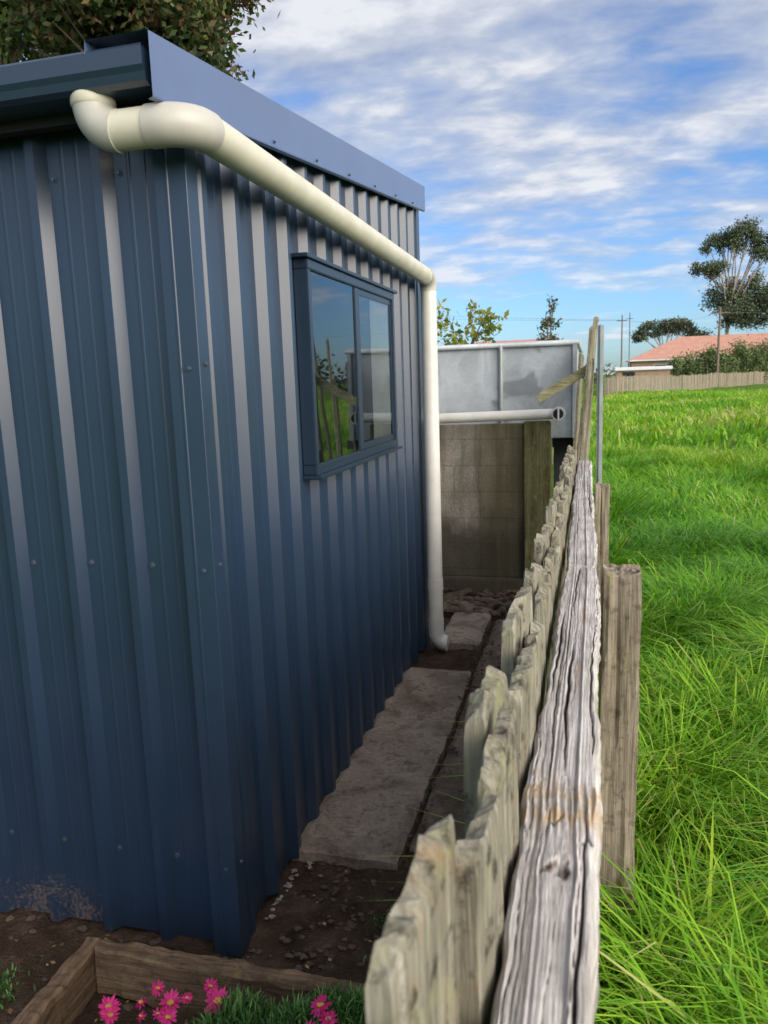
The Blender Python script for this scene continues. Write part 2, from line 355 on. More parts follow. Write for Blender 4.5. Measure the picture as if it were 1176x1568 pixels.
while x<-1.2: xs_+= [(x,0),(x+0.13,0),(x+0.148,0.02),(x+0.177,0.02)]; x+=0.195
xs_.append((-0.965,0))
for x,d in xs_:
    V.append((x,1.70,2.372+d+0.1117*0.05)); V.append((x,4.62,2.372+d+0.1117*2.97))
for k in range(len(xs_)-1): F.append((2*k,2*k+2,2*k+3,2*k+1))
mesh_obj('roof',V,F,M_steel,shed)
def bz(y): return 2.426+0.1117*(y-1.65)
bx=-0.940
def sl(name,prof,y0,y1,mat):
    V=[];F=[]
    for (x,d) in prof: V.append((x,y0,bz(y0)+d)); V.append((x,y1,bz(y1)+d))
    for k in range(len(prof)-1): F.append((2*k,2*k+1,2*k+3,2*k+2))
    return mesh_obj(name,V,F,mat,shed)
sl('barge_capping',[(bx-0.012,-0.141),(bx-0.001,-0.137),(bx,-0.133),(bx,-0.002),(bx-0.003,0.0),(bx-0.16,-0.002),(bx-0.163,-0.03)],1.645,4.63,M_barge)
gut=[(1.765,2.385),(1.765,2.328),(1.76,2.323),(1.675,2.323),(1.66,2.331),(1.655,2.348),(1.648,2.36),(1.648,2.398),(1.652,2.404),(1.66,2.404),(1.664,2.398),(1.66,2.394)]
V=[];F=[]
for (y,z) in gut: V.append((XL-0.05,y,z)); V.append((-0.962,y,z))
for k in range(len(gut)-1): F.append((2*k,2*k+1,2*k+3,2*k+2))
F.append(tuple(2*k+1 for k in range(8)))
o=mesh_obj('gutter',V,F,M_flash,shed)
box('fascia',XL,-0.985,1.768,1.80,2.30,2.372,M_dark,shed)
box('interior_ceiling',XL+0.02,SX-0.02,1.9,4.5,2.30,2.34,M_dark,shed)
def screw(V,F,p,nrm,r=0.0065):
    b=len(V); nrm=Vector(nrm); a=nrm.orthogonal().normalized(); c=nrm.cross(a)
    for rr,d in ((r*1.5,0.001),(r*1.5,0.002),(r,0.0025),(r*0.9,0.007)):
        for k in range(6):
            t=k*math.pi/3; V.append(Vector(p)+nrm*d+(a*math.cos(t)+c*math.sin(t))*rr)
    for l in range(3):
        for k in range(6): F.append((b+l*6+k,b+l*6+(k+1)%6,b+l*6+6+(k+1)%6,b+l*6+6+k))
    F.append(tuple(b+18+k for k in range(6)))
V=[];F=[]
for z in (0.28,1.165,2.2):
    for c in ribsX: screw(V,F,(c+0.048,SY,z+random.uniform(-.006,.006)),(0,-1,0))
    for c in ribsY:
        if not(2.45<c<3.95 and 1.2<z<2.1): screw(V,F,(SX,c+0.05,z+random.uniform(-.006,.006)),(1,0,0))
for z in (0.28,1.165,1.7): screw(V,F,(cx-0.03,cy-0.001,z),(0,-1,0),0.005); screw(V,F,(cx,cy+0.03,z+.01),(1,0,0),0.005)
for k in range(7):
    y=1.95+k*0.39; screw(V,F,(bx,y,bz(y)-0.122),(1,0,0),0.004)
mesh_obj('screws',V,F,M_screw,shed)
wy0,wy1,wz0,wz1=2.60,3.83,1.327,2.079; wx=-0.945
fw=0.034
box('window_head_flashing',-1.0,wx+0.012,wy0-0.03,wy1+0.03,wz1+0.001,wz1+0.014,M_frame,shed,0.002)
box('window_frame_top',-0.998,wx,wy0,wy1,wz1-fw,wz1,M_frame,shed,0.003)
box('window_frame_bottom',-0.998,wx,wy0,wy1,wz0,wz0+fw,M_frame,shed,0.003)
box('window_sill',-0.998,wx+0.02,wy0-0.01,wy1+0.01,wz0-0.016,wz0-0.001,M_frame,shed,0.003)
box('window_frame_near',-0.998,wx-0.001,wy0,wy0+fw,wz0+fw+.001,wz1-fw-.001,M_frame,shed,0.003)
box('window_frame_far',-0.998,wx-0.001,wy1-fw,wy1,wz0+fw+.001,wz1-fw-.001,M_frame,shed,0.003)
ym=(wy0+wy1)/2-0.02
box('window_mullion',-0.998,wx-0.006,ym-0.02,ym+0.03,wz0+fw+.001,wz1-fw-.001,M_frame,shed,0.003)
for nm,a in (('sash_top',(ym+.031,wy1-fw-.001,wz1-fw-.028,wz1-fw-.002)),('sash_bottom',(ym+.031,wy1-fw-.001,wz0+fw+.002,wz0+fw+.03)),
             ('sash_near',(ym+.031,ym+.055,wz0+fw+.031,wz1-fw-.029)),('sash_far',(wy1-fw-.026,wy1-fw-.001,wz0+fw+.031,wz1-fw-.029))):
    box('window_'+nm,-0.975,wx-0.010,a[0],a[1],a[2],a[3],M_frame,shed,0.002)
mesh_obj('window_backing',[(-0.9695,wy0+.02,wz0+.02),(-0.9695,wy1-.02,wz0+.02),(-0.9695,wy1-.02,wz1-.02),(-0.9695,wy0+.02,wz1-.02)],[(0,1,2,3)],M_dark,shed)  # near-black sheet stands in for the unlit shed interior
V=[];F=[]
ns=60
for k in range(ns+1):
    y=3.44+0.32*k/ns; xo=-0.9640+0.003*math.sin(k*0.9); V+=[(xo,y,wz0+.04),(xo,y,wz1-.04)]
for k in range(ns): F.append((2*k,2*k+2,2*k+3,2*k+1))
mesh_obj('curtain',V,F,M_curt,shed)
for nm,xx,y0,y1 in (('glass_near',-0.957,wy0+fw,ym-.02),('glass_far',-0.9575,ym+.05,wy1-fw-.02)):
    mesh_obj(nm,[(xx,y0,wz0+fw),(xx,y1,wz0+fw),(xx,y1,wz1-fw),(xx,y0,wz1-fw)],[(0,1,2,3)],M_glass,shed)
# ---------------------------------------------------------------- drainpipe
dp=empty('drainpipe'); r=0.045; R=0.0480; px=-0.893; zp=2.250
tube('outlet_elbow',[(-1.135,1.712,2.338)]+arc((-1.135,1.712,zp+.062),(-1.135,1.712,zp),(-1.073,1.712,zp)),R,M_pvcg,dp,32)
tube('outlet_collar',[(-1.135,1.712,2.345),(-1.135,1.712,2.344),(-1.135,1.712,2.310),(-1.135,1.712,2.306)],[R,R+.0035,R+.0035,R],M_pvc,dp,32)
tube('front_run',[(-1.085,1.712,zp),(-0.97,1.712,zp)],r,M_pvc,dp,32)
tube('corner_elbow',[(-0.99,1.712,zp)]+arc((-0.965,1.712,zp),(px,1.712,zp),(px,1.784,zp+.001))+[(px,1.80,zp+.002)],R,M_pvcg,dp,32)
yb=4.44
tube('side_run',[(px,1.79,zp+.002),(px,yb-0.04,2.222)],r,M_pvc,dp,32)
tube('rear_elbow',[(px,yb-0.11,2.223)]+arc((px,yb-0.07,2.222),(px,yb,2.222),(px,yb,2.152)),R,M_pvcg,dp,28)
tube('down_run',[(px,yb,2.17),(px,yb,0.16)],r,M_pvcw,dp,28)
tube('coupling',[(px,yb,0.47),(px,yb,0.40)],R,M_pvcw,dp,28)
tube('shoe',[(px,yb,0.22)]+arc((px,yb,0.135),(px,yb,0.065),(px+0.07,yb,0.065)),R,M_pvcw,dp,28)
# ---------------------------------------------------------------- path
path=empty('paved_path')
def slab(name,x0,x1,y0,y1,zt,mat,th=0.07,jit=0.006):
    nx=max(3,int((x1-x0)/0.025)); ny=max(3,int((y1-y0)/0.025)); V=[];F=[]
    for j in range(ny+1):
        for i in range(nx+1):
            u=i/nx;v=j/ny; x=x0+(x1-x0)*u; y=y0+(y1-y0)*v
            e=min(u*(x1-x0),(1-u)*(x1-x0),v*(y1-y0),(1-v)*(y1-y0))
            nz=mnoise.noise(Vector((x*9,y*9,zt*50)))
            z=zt+nz*0.005+mnoise.noise(Vector((x*40,y*40,1)))*0.002-(0.010 if e<0.001 else 0)
            if e<0.001: x+=mnoise.noise(Vector((y*14,x*9,3)))*jit*1.6; y+=mnoise.noise(Vector((x*14,y*9,7)))*jit*2
            V.append((x,y,z))
    for j in range(ny):
        for i in range(nx): a=j*(nx+1)+i; F.append((a,a+1,a+nx+2,a+nx+1))
    ring=[i for i in range(nx+1)]+[(j)*(nx+1)+nx for j in range(1,ny+1)]+[ny*(nx+1)+i for i in range(nx-1,-1,-1)]+[j*(nx+1) for j in range(ny-1,0,-1)]
    b=len(V)
    for k in ring: V.append((V[k][0],V[k][1],zt-th))
    m=len(ring)
    for k in range(m): F.append((ring[k],b+k,b+(k+1)%m,ring[(k+1)%m]))
    return mesh_obj(name,V,F,mat,path)
slab('slab_near',-1.0,-0.615,2.30,3.52,0.045,M_slab)
slab('slab_middle',-1.0,-0.62,3.525,4.10,0.040,M_slab)
slab('slab_corner',-0.90,-0.64,4.50,5.15,0.055,M_slab)
slab('strip_near',-0.60,-0.20,2.42,3.9,0.022,M_slab2)
slab('strip_far',-0.605,-0.20,3.91,5.1,0.030,M_slab2)
slab('slab_rear',-1.6,-0.66,5.17,5.55,0.05,M_slab2)
V=[];F=[]
def lump(V,F,c,r):
    bm=bmesh.new(); bmesh.ops.create_icosphere(bm,subdivisions=2,radius=r)
    b=len(V); o=Vector((random.random()*9,random.random()*9,0))
    for v in bm.verts:
        q=v.co*(1+0.8*mnoise.noise(v.co/r*0.9+o)); V.append(Vector((q.x*1.3,q.y,q.z*0.6))+Vector(c))
    bm.verts.index_update()
    for f in bm.faces: F.append(tuple(b+v.index for v in f.verts))
    bm.free()
for k in range(34):
    y=random.uniform(1.98,2.29); lump(V,F,(-0.966+random.uniform(0,0.022)+ (0.03 if y>2.24 else 0),y,0.006),random.uniform(0.002,0.008))
M_mort=simple('mortar_crumbs',(0.30,0.27,0.23),0.9,0.45,30)
mesh_obj('mortar_crumbs',V,F,M_mort,path)
V=[];F=[]
for k in range(1500):
    if k<500: c=(random.uniform(-0.95,-0.15),random.uniform(1.68,2.5),0.004); rr=random.uniform(0.002,0.010)
    elif k<800: c=(random.uniform(-3,-1.0),random.uniform(1.2,1.84),0.004); rr=random.uniform(0.002,0.012)
    elif k<1350:
        c=(random.choice([-0.61+random.gauss(0,.025),-0.2-abs(random.gauss(0,.14)),-0.3-abs(random.gauss(0,.2))]),random.uniform(2.35,5),0.036); rr=random.uniform(0.002,0.008)
    else: c=(random.uniform(-1.1,-0.1),random.uniform(5.1,5.75),0.05); rr=random.uniform(0.008,0.035)
    lump(V,F,c,rr)
M_clod=simple('soil_clods',(0.09,0.062,0.044),0.95,0.45,15,bmp=0.5)
mesh_obj('soil_clods',V,F,M_clod)
# ---------------------------------------------------------------- fence
fence=empty('paling_fence')
def add_paling(V,F,x,y0,y1,zt,th=0.019,lean=0.0,rotx=0.0,z0=-0.1,rag=1.0,skew=0.0,leany=0.0):
    w=y1-y0; yc=(y0+y1)/2; nseg=12; b=len(V); ring=[]
    for i in range(nseg+1): ring.append((-th/2,-w/2+w*i/nseg))
    for i in range(nseg,-1,-1): ring.append((th/2,-w/2+w*i/nseg))
    n=len(ring); o=random.random()*50; sk=random.uniform(-.10,.10)
    hs=[z0,0.3,0.6,0.9,zt-0.25,zt-0.15,zt-0.1,zt-0.06,zt-0.035,zt-0.02,zt-0.006,zt]
    for li,z in enumerate(hs):
        sh=1.0 if li<10 else (0.94 if li==10 else 0.75)
        for (a,c) in ring:
            q=mnoise.noise(Vector((c*22+o,a*60,z*3)))*0.005*rag+mnoise.noise(Vector((c*60+o,a*60,z*14)))*0.003*rag
            ew=0.85 if abs(abs(c)-w/2)<1e-6 else 1.0
            zz=z+ ((mnoise.noise(Vector((c*35+o,a*40,5)))*0.016+mnoise.noise(Vector((c*110+o,a*40,5)))*0.010)*rag if li>=8 else 0)+c*(skew+sk)*(1 if li>5 else 0)
            if li>=9 and ew<1: zz-=0.006
            xx=a*sh*ew+q; yy=c*(1-(1-sh)*0.06)+mnoise.noise(Vector((a*20,o,z*2)))*0.003
            V.append((x+xx+rotx*c+lean*z, yc+yy+leany*z, zz))
    for l in range(len(hs)-1):
        for k in range(n): F.append((b+l*n+k,b+l*n+(k+1)%n,b+(l+1)*n+(k+1)%n,b+(l+1)*n+k))
    t=b+(len(hs)-1)*n
    for i in range(nseg): F.append((t+i,t+i+1,t+n-2-i,t+n-1-i))
V=[];F=[]
inner=[(0.10,0.24,1.30),(0.40,0.565,1.30),(0.79,0.94,1.288),(1.19,1.39,1.268)]
outer=[(0.22,0.39,1.27),(0.56,0.69,1.262),(0.70,0.835,1.272),(0.97,1.11,1.24),(1.12,1.25,1.225),(1.26,1.41,1.207)]
y=1.62
while y<5.0:
    inner.append((y,y+0.14,1.235+random.uniform(-.02,.02)-0.006*(y-1.6))); y+=0.27+random.uniform(-.02,.03)
y=1.47
while y<4.9:
    w=random.uniform(0.11,0.135); outer.append((y,y+w,1.205+random.uniform(-.02,.02))); y+=w+random.uniform(0.01,0.05)
for a in inner: add_paling(V,F,-0.116,a[0],a[1],a[2],0.023,rotx=0.08)
for a in outer: add_paling(V,F,-0.090,a[0],a[1],a[2],0.022,rotx=0.06)
mesh_obj('palings',V,F,M_pal,fence,smooth=False)
V=[];F=[]
for (x,y0,y1,zt,ln,rx) in [(-0.13,5.02,5.10,1.74,0.08,0.2),(-0.13,5.20,5.28,1.95,0.07,0.2),(-0.20,5.33,5.40,2.02,0.115,0.3),(-0.15,5.52,5.60,1.68,0.05,0.2),(-0.08,5.64,5.72,1.98,0.05,0.4),(-0.17,5.85,5.95,1.80,0.06,0.2)]:
    add_paling(V,F,x,y0,y1,zt,0.018,lean=ln,rotx=rx)
mesh_obj('tall_palings',V,F,M_tall,fence)
def rail(name,y0,y1,xc,zt,w=0.085,h=0.055,mat=M_rail,nt_=60,step=0.004,seed=1,amp=1.0):
    rg=np.random.default_rng(seed); yy=np.arange(y0,y1+1e-6,step); m=len(yy)
    u=np.linspace(-0.5,0.5,nt_)
    U,YY=np.meshgrid(u,yy)
    top=np.zeros_like(U); crk=np.zeros_like(U)
    wf=0.02*np.sin(YY*3.1)+0.012*np.sin(YY*9)+0.004*np.sin(YY*31)
    kn=0.10*np.exp(-((YY-0.765)/0.05)**2)*np.sign(U-0.05)*np.exp(-np.abs(U-0.05)/0.25)
    for k in range(30):
        c0=rg.uniform(-0.5,0.5); ya=rg.uniform(y0-0.2,y1); yl=rg.uniform(0.15,0.9)
        wd=rg.uniform(0.006,0.014); dp_=rg.uniform(0.001,0.007)
        if k<5: wd*=1.8; dp_=0.016; yl=rg.uniform(.4,1.0)
        env=np.clip(np.sin(np.clip((YY-ya)/yl,0,1)*np.pi),0,1)**0.5
        ln=U-kn-c0-wf*2.2-0.008*np.sin(YY*40+k*5)-0.006*np.sin(YY*95+k*3)
        e_=env*np.exp(-(ln/(wd*np.maximum(env,0.2)))**2)
        top-=dp_*e_; crk=np.maximum(crk,e_*min(1,dp_/0.007))
    for k in range(6): top+=amp*0.0008*np.sin((U-kn)*(25+k*17)+YY*(1+k*0.7)+k*2+6*wf)
    # irregular open knot
    ang=np.arctan2((YY-0.765)/0.035,(U-0.05)/0.28)
    d=np.hypot((YY-0.765)/0.035,(U-0.05)/0.28)*(1+0.25*np.sin(3*ang+1)+0.12*np.sin(7*ang))
    top+=0.006*np.exp(-d**2)-0.014*np.exp(-(d/0.35)**2)
    crk=np.maximum(crk,np.exp(-((d-0.40)/0.15)**2)*np.clip(0.55+0.5*np.sin(ang*2+2)+0.3*np.sin(YY*260+U*40),0,1))
    for yk,am in ((0.845,1),(0.955,0.5)):
        jag=yk+0.022*np.sin(U*9+yk*9)+0.008*np.sin(U*37)
        e_=np.exp(-((YY-jag)/0.003)**2)*(np.abs(U)<0.45)*am*np.clip(np.sin(U*13+yk*40)+0.6,0,1); top-=0.005*e_; crk=np.maximum(crk,0.8*e_)
    top+=0.0025*np.sin(U*60+YY*40)*np.exp(-((YY-0.9)/0.05)**2)
    edge=np.abs(U)>0.45; top-=np.where(edge,0.007*(np.abs(U)-0.45)/0.05+0.002*np.abs(np.sin(YY*23)),0)
    xcv=xc(yy); wob=0.003*np.sin(yy*8)+0.0015*np.sin(yy*29)+0.0012*np.sin(yy*77)
    Xt=xcv[:,None]+u[None]*w+(np.sign(u)[None]*wob[:,None]*(np.abs(u)[None]*2)**3)
    Zt=zt(yy)[:,None]+top
    side=6
    xr=Xt[:,-1:];xl=Xt[:,:1];zr=Zt[:,-1:];zl=Zt[:,:1]
    f=np.linspace(0.12,1,side)[None]
    sd1=0.0015*np.sin(f*23+yy[:,None]*5)+0.001*np.sin(f*50+yy[:,None]*11)
    RX=np.concatenate([Xt,xr+0.002+sd1,xl-0.002+sd1[:,::-1]],1);RZ=np.concatenate([Zt,zr-f*h,zl-f[:,::-1]*h],1);n=RX.shape[1]
    CR=np.concatenate([crk,0*sd1,0*sd1],1)
    V=np.stack([RX,np.repeat(yy[:,None],n,1),RZ],-1).reshape(-1,3)
    i,j=np.meshgrid(np.arange(n),np.arange(m-1)); a=(j*n+i).ravel(); b=(j*n+(i+1)%n).ravel()
    L=np.stack([a,b,b+n,a+n],-1).ravel(); q=len(a)
    L=np.concatenate([L,np.arange(n)[::-1],np.arange(n)+(m-1)*n])
    s=np.concatenate([np.arange(q)*4,[q*4,q*4+n]]); t=np.concatenate([np.full(q,4),[n,n]])
    return np_mesh(name,V,L,s,t,mat,fence,col=CR)
rail('top_rail_near',0.05,2.13,lambda y:-0.034+0.017*np.clip((y-0.5)/1.6,0,1),lambda y:1.13+0*y,seed=4)
rail('top_rail_far',2.145,5.0,lambda y:-0.018-0.012*np.clip((y-2.2)/2,0,1),lambda y:1.135-0.004*y+0.006,w=0.08,seed=9)
rail('bottom_rail',0.05,5.0,lambda y:-0.034+0*y,lambda y:0.35+0*y,seed=12,step=0.02,nt_=20)
def post(name,x0,x1,y0,y1,zt,mat,z0=-0.3,seed=0):
    V=[];F=[];n=10; ring=[]
    for i in range(n): ring.append((x0+(x1-x0)*i/n,y0))
    for i in range(n): ring.append((x1,y0+(y1-y0)*i/n))
    for i in range(n): ring.append((x1-(x1-x0)*i/n,y1))
    for i in range(n): ring.append((x0,y1-(y1-y0)*i/n))
    m=len(ring); cxm,cym=(x0+x1)/2,(y0+y1)/2
    hs=list(np.arange(z0,zt-0.03,0.03))+[zt-0.02,zt-0.006,zt]
    for li,z in enumerate(hs):
        for (x,y) in ring:
            q=0.006*mnoise.noise(Vector((x*45,y*45+seed,z*2.2)))+0.003*mnoise.noise(Vector((x*130,y*130,z*7)))
            s=1+q/0.05-(0.06 if li==len(hs)-1 else 0)
            if abs(x-(x0+(x1-x0)*0.4))<0.004 and y==y0 and z>zt-0.5: s-=0.08
            zz=z+(0.020*mnoise.noise(Vector((x*30,y*30,seed+z))) if li>=len(hs)-2 else 0)
            V.append((cxm+(x-cxm)*s,cym+(y-cym)*s,zz))
    for l in range(len(hs)-1):
        for k in range(m): F.append((l*m+k,l*m+(k+1)%m,(l+1)*m+(k+1)%m,(l+1)*m+k))
    t=(len(hs)-1)*m
    prev=t
    for fr in (0.8,0.55,0.3):
        b2=len(V)
        for k in range(m):
            x,y,z=V[t+k]; xx=cxm+(x-cxm)*fr; yy=cym+(y-cym)*fr
            V.append((xx,yy,zt-0.004+0.014*mnoise.noise(Vector((xx*60,yy*60,seed)))))
        for k in range(m): F.append((prev+k,prev+(k+1)%m,b2+(k+1)%m,b2+k))
        prev=b2
    V.append((cxm,cym,zt-0.012)); c=len(V)-1
    for k in range(m): F.append((prev+k,prev+(k+1)%m,c))
    return mesh_obj(name,V,F,mat,fence)
post('fence_post',0.038,0.138,2.12,2.22,1.118,M_post)
post('fence_post_rear',0.03,0.10,4.0,4.08,1.10,M_post,seed=5)
post('fence_post_front',0.02,0.12,-0.4,-0.3,1.118,M_post,seed=8)
M_galv=simple('galvanised_steel',(0.36,0.38,0.38),0.45,0.15,12,metal=0.5)
mp=empty('metal_fence_post')
box('post_web',0.055,0.061,5.02,5.07,-0.2,1.955,M_galv,mp,0.001)
box('post_flange',0.040,0.0545,5.042,5.048,-0.2,1.95,M_galv,mp,0.001)
box('post_flange_outer',0.0615,0.078,5.042,5.048,-0.2,1.95,M_galv,mp,0.001)
def plank(name,p0,p1,w,t,mat,parent=None):
    p0,p1=Vector(p0),Vector(p1); d=(p1-p0).normalized(); up=Vector((0,0,1)); up=(up-d*up.dot(d)).normalized(); s=d.cross(up)
    V=[];n=14
    for i in range(n+1):
        p=p0.lerp(p1,i/n)
        for (a,b) in ((-1,-1),(1,-1),(1,1),(-1,1)):
            q=mnoise.noise(Vector((i*0.7,a*3,b*5)))*0.004
            V.append(p+s*(a*t/2)+up*(b*(w/2+q)))
    F=[(i*4+k,i*4+(k+1)%4,i*4+4+(k+1)%4,i*4+4+k) for i in range(n) for k in range(4)]+[(3,2,1,0),tuple(n*4+k for k in range(4))]
    return mesh_obj(name,V,F,mat,parent)
M_mossx=wood('mossy_board',(0.20,0.19,0.10),(0.40,0.38,0.22),(0.52,0.50,0.33),'X',0.3,0.8,0.8)
plank('timber_board',(-0.335,5.3,H-0.15),(-0.01,5.25,H+0.04),0.058,0.02,M_mossx)
# ---------------------------------------------------------------- water tank behind shed
tank=empty('water_tank')
box('tank_body',-3.2,-0.10,5.83,8.2,1.20,1.875,M_tankup,tank,0.006)
tube('top_rim',[(-3.2,5.815,1.885),(-0.09,5.815,1.885),(-0.09,8.2,1.885)],0.02,M_tankup,tank,12)
for x in (-2.4,-1.5,-0.64): tube('joint_rib',[(x,5.815,1.22),(x,5.815,1.88)],0.017,M_galv,tank,10)
box('corner_angle',-0.125,-0.093,5.805,5.829,1.2,1.87,M_tankup,tank,0.003)
wallp=empty('concrete_wall')
box('wall_face',-3.2,-0.472,5.78,5.95,0.14,1.315,M_tanklow,wallp,0.006)
box('wall_plinth',-3.2,-0.47,5.72,5.97,0.0,0.139,M_tanklow,wallp,0.01)
box('wall_pier',-0.470,-0.275,5.74,5.95,0.0,1.33,M_mossw,wallp,0.008)
box('recess_shade_back',-0.274,-0.02,6.25,6.35,0.0,1.19,M_dark,wallp)  # near-black box paints the shadow in the gap by the fence
box('recess_shade_top',-0.274,-0.02,5.96,6.25,1.12,1.19,M_dark,wallp)  # dark filler closing the painted shadow at the top, no real lintel
wp=empty('pvc_pipe')
tube('pipe_run',[(-2.6,5.66,H-0.315),(-0.235,5.62,H-0.262)],0.037,M_pvcw,wp,20)
tube('end_fitting',[(-0.215,5.70,H-0.262),(-0.215,5.575,H-0.262)],0.047,M_pvcw,wp,24)
tube('end_hole',[(-0.215,5.5745,H-0.262),(-0.215,5.572,H-0.262)],0.036,M_dark,wp,24)
tube('end_handle',[(-0.215,5.568,H-0.30),(-0.215,5.568,H-0.225)],0.007,M_pvcw,wp,8)
# ---------------------------------------------------------------- garden edging
ed=empty('timber_garden_edging')
def sleeper(name,x0,x1,y0,y1,z0,z1,mat):
    o=box(name,x0,x1,y0,y1,z0,z1,mat,ed)
    bm=bmesh.new(); bm.from_mesh(o.data)
    bmesh.ops.bevel(bm,geom=bm.edges[:],offset=0.006,segments=1,affect='EDGES')
    bmesh.ops.subdivide_edges(bm,edges=[e for e in bm.edges if e.calc_length()>0.2],cuts=50,use_grid_fill=True)
    for v in bm.verts:
        v.co+=Vector((mnoise.noise(v.co*14),mnoise.noise(v.co*14+Vector((9,0,0))),mnoise.noise(v.co*14+Vector((0,9,0)))))*0.012+Vector((0,0,mnoise.noise(v.co*45)*0.005))
    bm.to_mesh(o.data); bm.free()
sleeper('rear_sleeper',-1.30,-0.22,1.60,1.655,0.0,0.145,M_sleeper)
M_sleepery=wood('sleeper_timber_lengthwise',(0.07,0.045,0.028),(0.18,0.12,0.08),(0.30,0.21,0.14),'Y',0.15,0.8,0.9,dark=0.5)
sleeper('side_sleeper',-1.355,-1.305,0.9,1.66,0.0,0.135,M_sleepery)
# ---------------------------------------------------------------- daisies
fl=empty('daisy_plant')
n=20000
cxs=np.array([(-0.62,1.42,0.25),(-0.78,1.44,0.22),(-0.50,1.45,0.27),(-0.40,1.38,0.27),(-0.68,1.30,0.23),(-0.90,1.38,0.13),(-1.05,1.34,0.10),(-0.56,1.48,0.24)])
k=rng.choice(len(cxs),n,p=[.2,.15,.17,.15,.12,.05,.04,.12])
x=cxs[k,0]+rng.normal(0,0.065,n); y=cxs[k,1]+rng.normal(0,0.05,n)
z0=rng.uniform(0,1,n)**.6*cxs[k,2]*np.exp(-(((x-cxs[k,0])/0.15)**2+((y-cxs[k,1])/0.13)**2))
blades('leaves',x,y,z0,rng.uniform(0.015,0.045,n),rng.uniform(0.003,0.006,n),rng.uniform(0.01,0.03,n),M_flleaf,fl)
flow=[(340,1520,1.2),(310,1497,.75),(265,1530,1.0),(228,1513,.7),(225,1543,.65),(180,1556,1.0),(278,1550,.85),(503,1505,1.0),(522,1518,.85),(500,1536,.85),(290,1525,.55),(235,1555,.5),(530,1535,.75),(190,1563,.8),(255,1545,.5)]
V=[];F=[];C=[];Vc=[];Fc=[]
for (pxx,pyy,s) in flow:
    fx=-0.85+(pxx-340)*0.00155; fy=1.486+(1520-pyy)*0.0022-0.02; fz=0.20-random.uniform(0,0.02)
    if pxx>450: fy-=0.075; fx+=0.025; fz+=0.09
    nrm=Vector((random.uniform(-.4,.6),random.uniform(-.9,-.1),0.7)).normalized(); a=nrm.orthogonal().normalized(); c=nrm.cross(a)
    np_=16; Rr=0.029*s
    for k in range(np_):
        t=2*math.pi*k/np_+random.uniform(-.12,.12); d=a*math.cos(t)+c*math.sin(t); e=nrm.cross(d)
        b=len(V); ctr=Vector((fx,fy,fz)); rl=Rr*random.uniform(.8,1.08); dz=nrm*random.uniform(-.007,.005)
        wv=Rr*0.14
        V+=[ctr+d*rl*.2-e*wv*.5,ctr+d*rl*.2+e*wv*.5,ctr+d*rl*.65+e*wv+dz,ctr+d*rl*.65-e*wv+dz,ctr+d*rl+dz*1.2]
        F+=[(b,b+1,b+2,b+3),(b+3,b+2,b+4)]; C+=[random.random()]*5
    tube('stem',[(fx+.01,fy+.01,0.02),(fx,fy,fz)],0.0015,M_flleaf,fl,5)
    lump(Vc,Fc,(fx,fy,fz+.002),Rr*0.22)
o=mesh_obj('petals',V,F,M_petal,fl); at=o.data.attributes.new('rnd','FLOAT','POINT'); at.data.foreach_set('value',C)
mesh_obj('flower_centres',Vc,Fc,simple('flower_centre',(0.55,0.30,0.05),0.8,0.2,50),fl)
n=1500; ctr=np.array([(-0.55,2.05),(-0.5,1.95),(-1.6,1.55),(-1.75,1.45),(-0.35,2.2)]); k=rng.integers(0,5,n)
x=ctr[k,0]+rng.normal(0,.04,n); y=ctr[k,1]+rng.normal(0,.04,n)
blades('weed_plant',x,y,np.zeros(n),rng.uniform(0.005,0.025,n),rng.uniform(0.003,0.007,n),rng.uniform(0.005,0.02,n),M_flleaf)
n=90; x=rng.uniform(-2.2,-0.2,n); y=rng.uniform(1.68,2.6,n); y=np.where(x<-1.0,rng.uniform(1.25,1.8,n),y)
P=np.stack([x,y,np.full(n,0.022)],-1); an=rng.uniform(0,6.28,n); d=np.stack([np.cos(an),np.sin(an),rng.uniform(-.2,.3,n)],-1); e=np.stack([-np.sin(an),np.cos(an),rng.uniform(-.2,.2,n)],-1); s=rng.uniform(.010,.026,n)[:,None]
V=np.stack([P,P+d*s*.5+e*s*.3,P+d*s,P+d*s*.5-e*s*.3],1).reshape(-1,3)
np_mesh('leaf_litter',V,np.arange(n*4),np.arange(n)*4,np.full(n,4),leaf_mat('dry_leaves',[(0.1,(0.12,0.07,0.03)),(0.5,(0.28,0.16,0.07)),(0.9,(0.35,0.28,0.10))],0.1),col=np.repeat(rng.uniform(0,1,n),4))
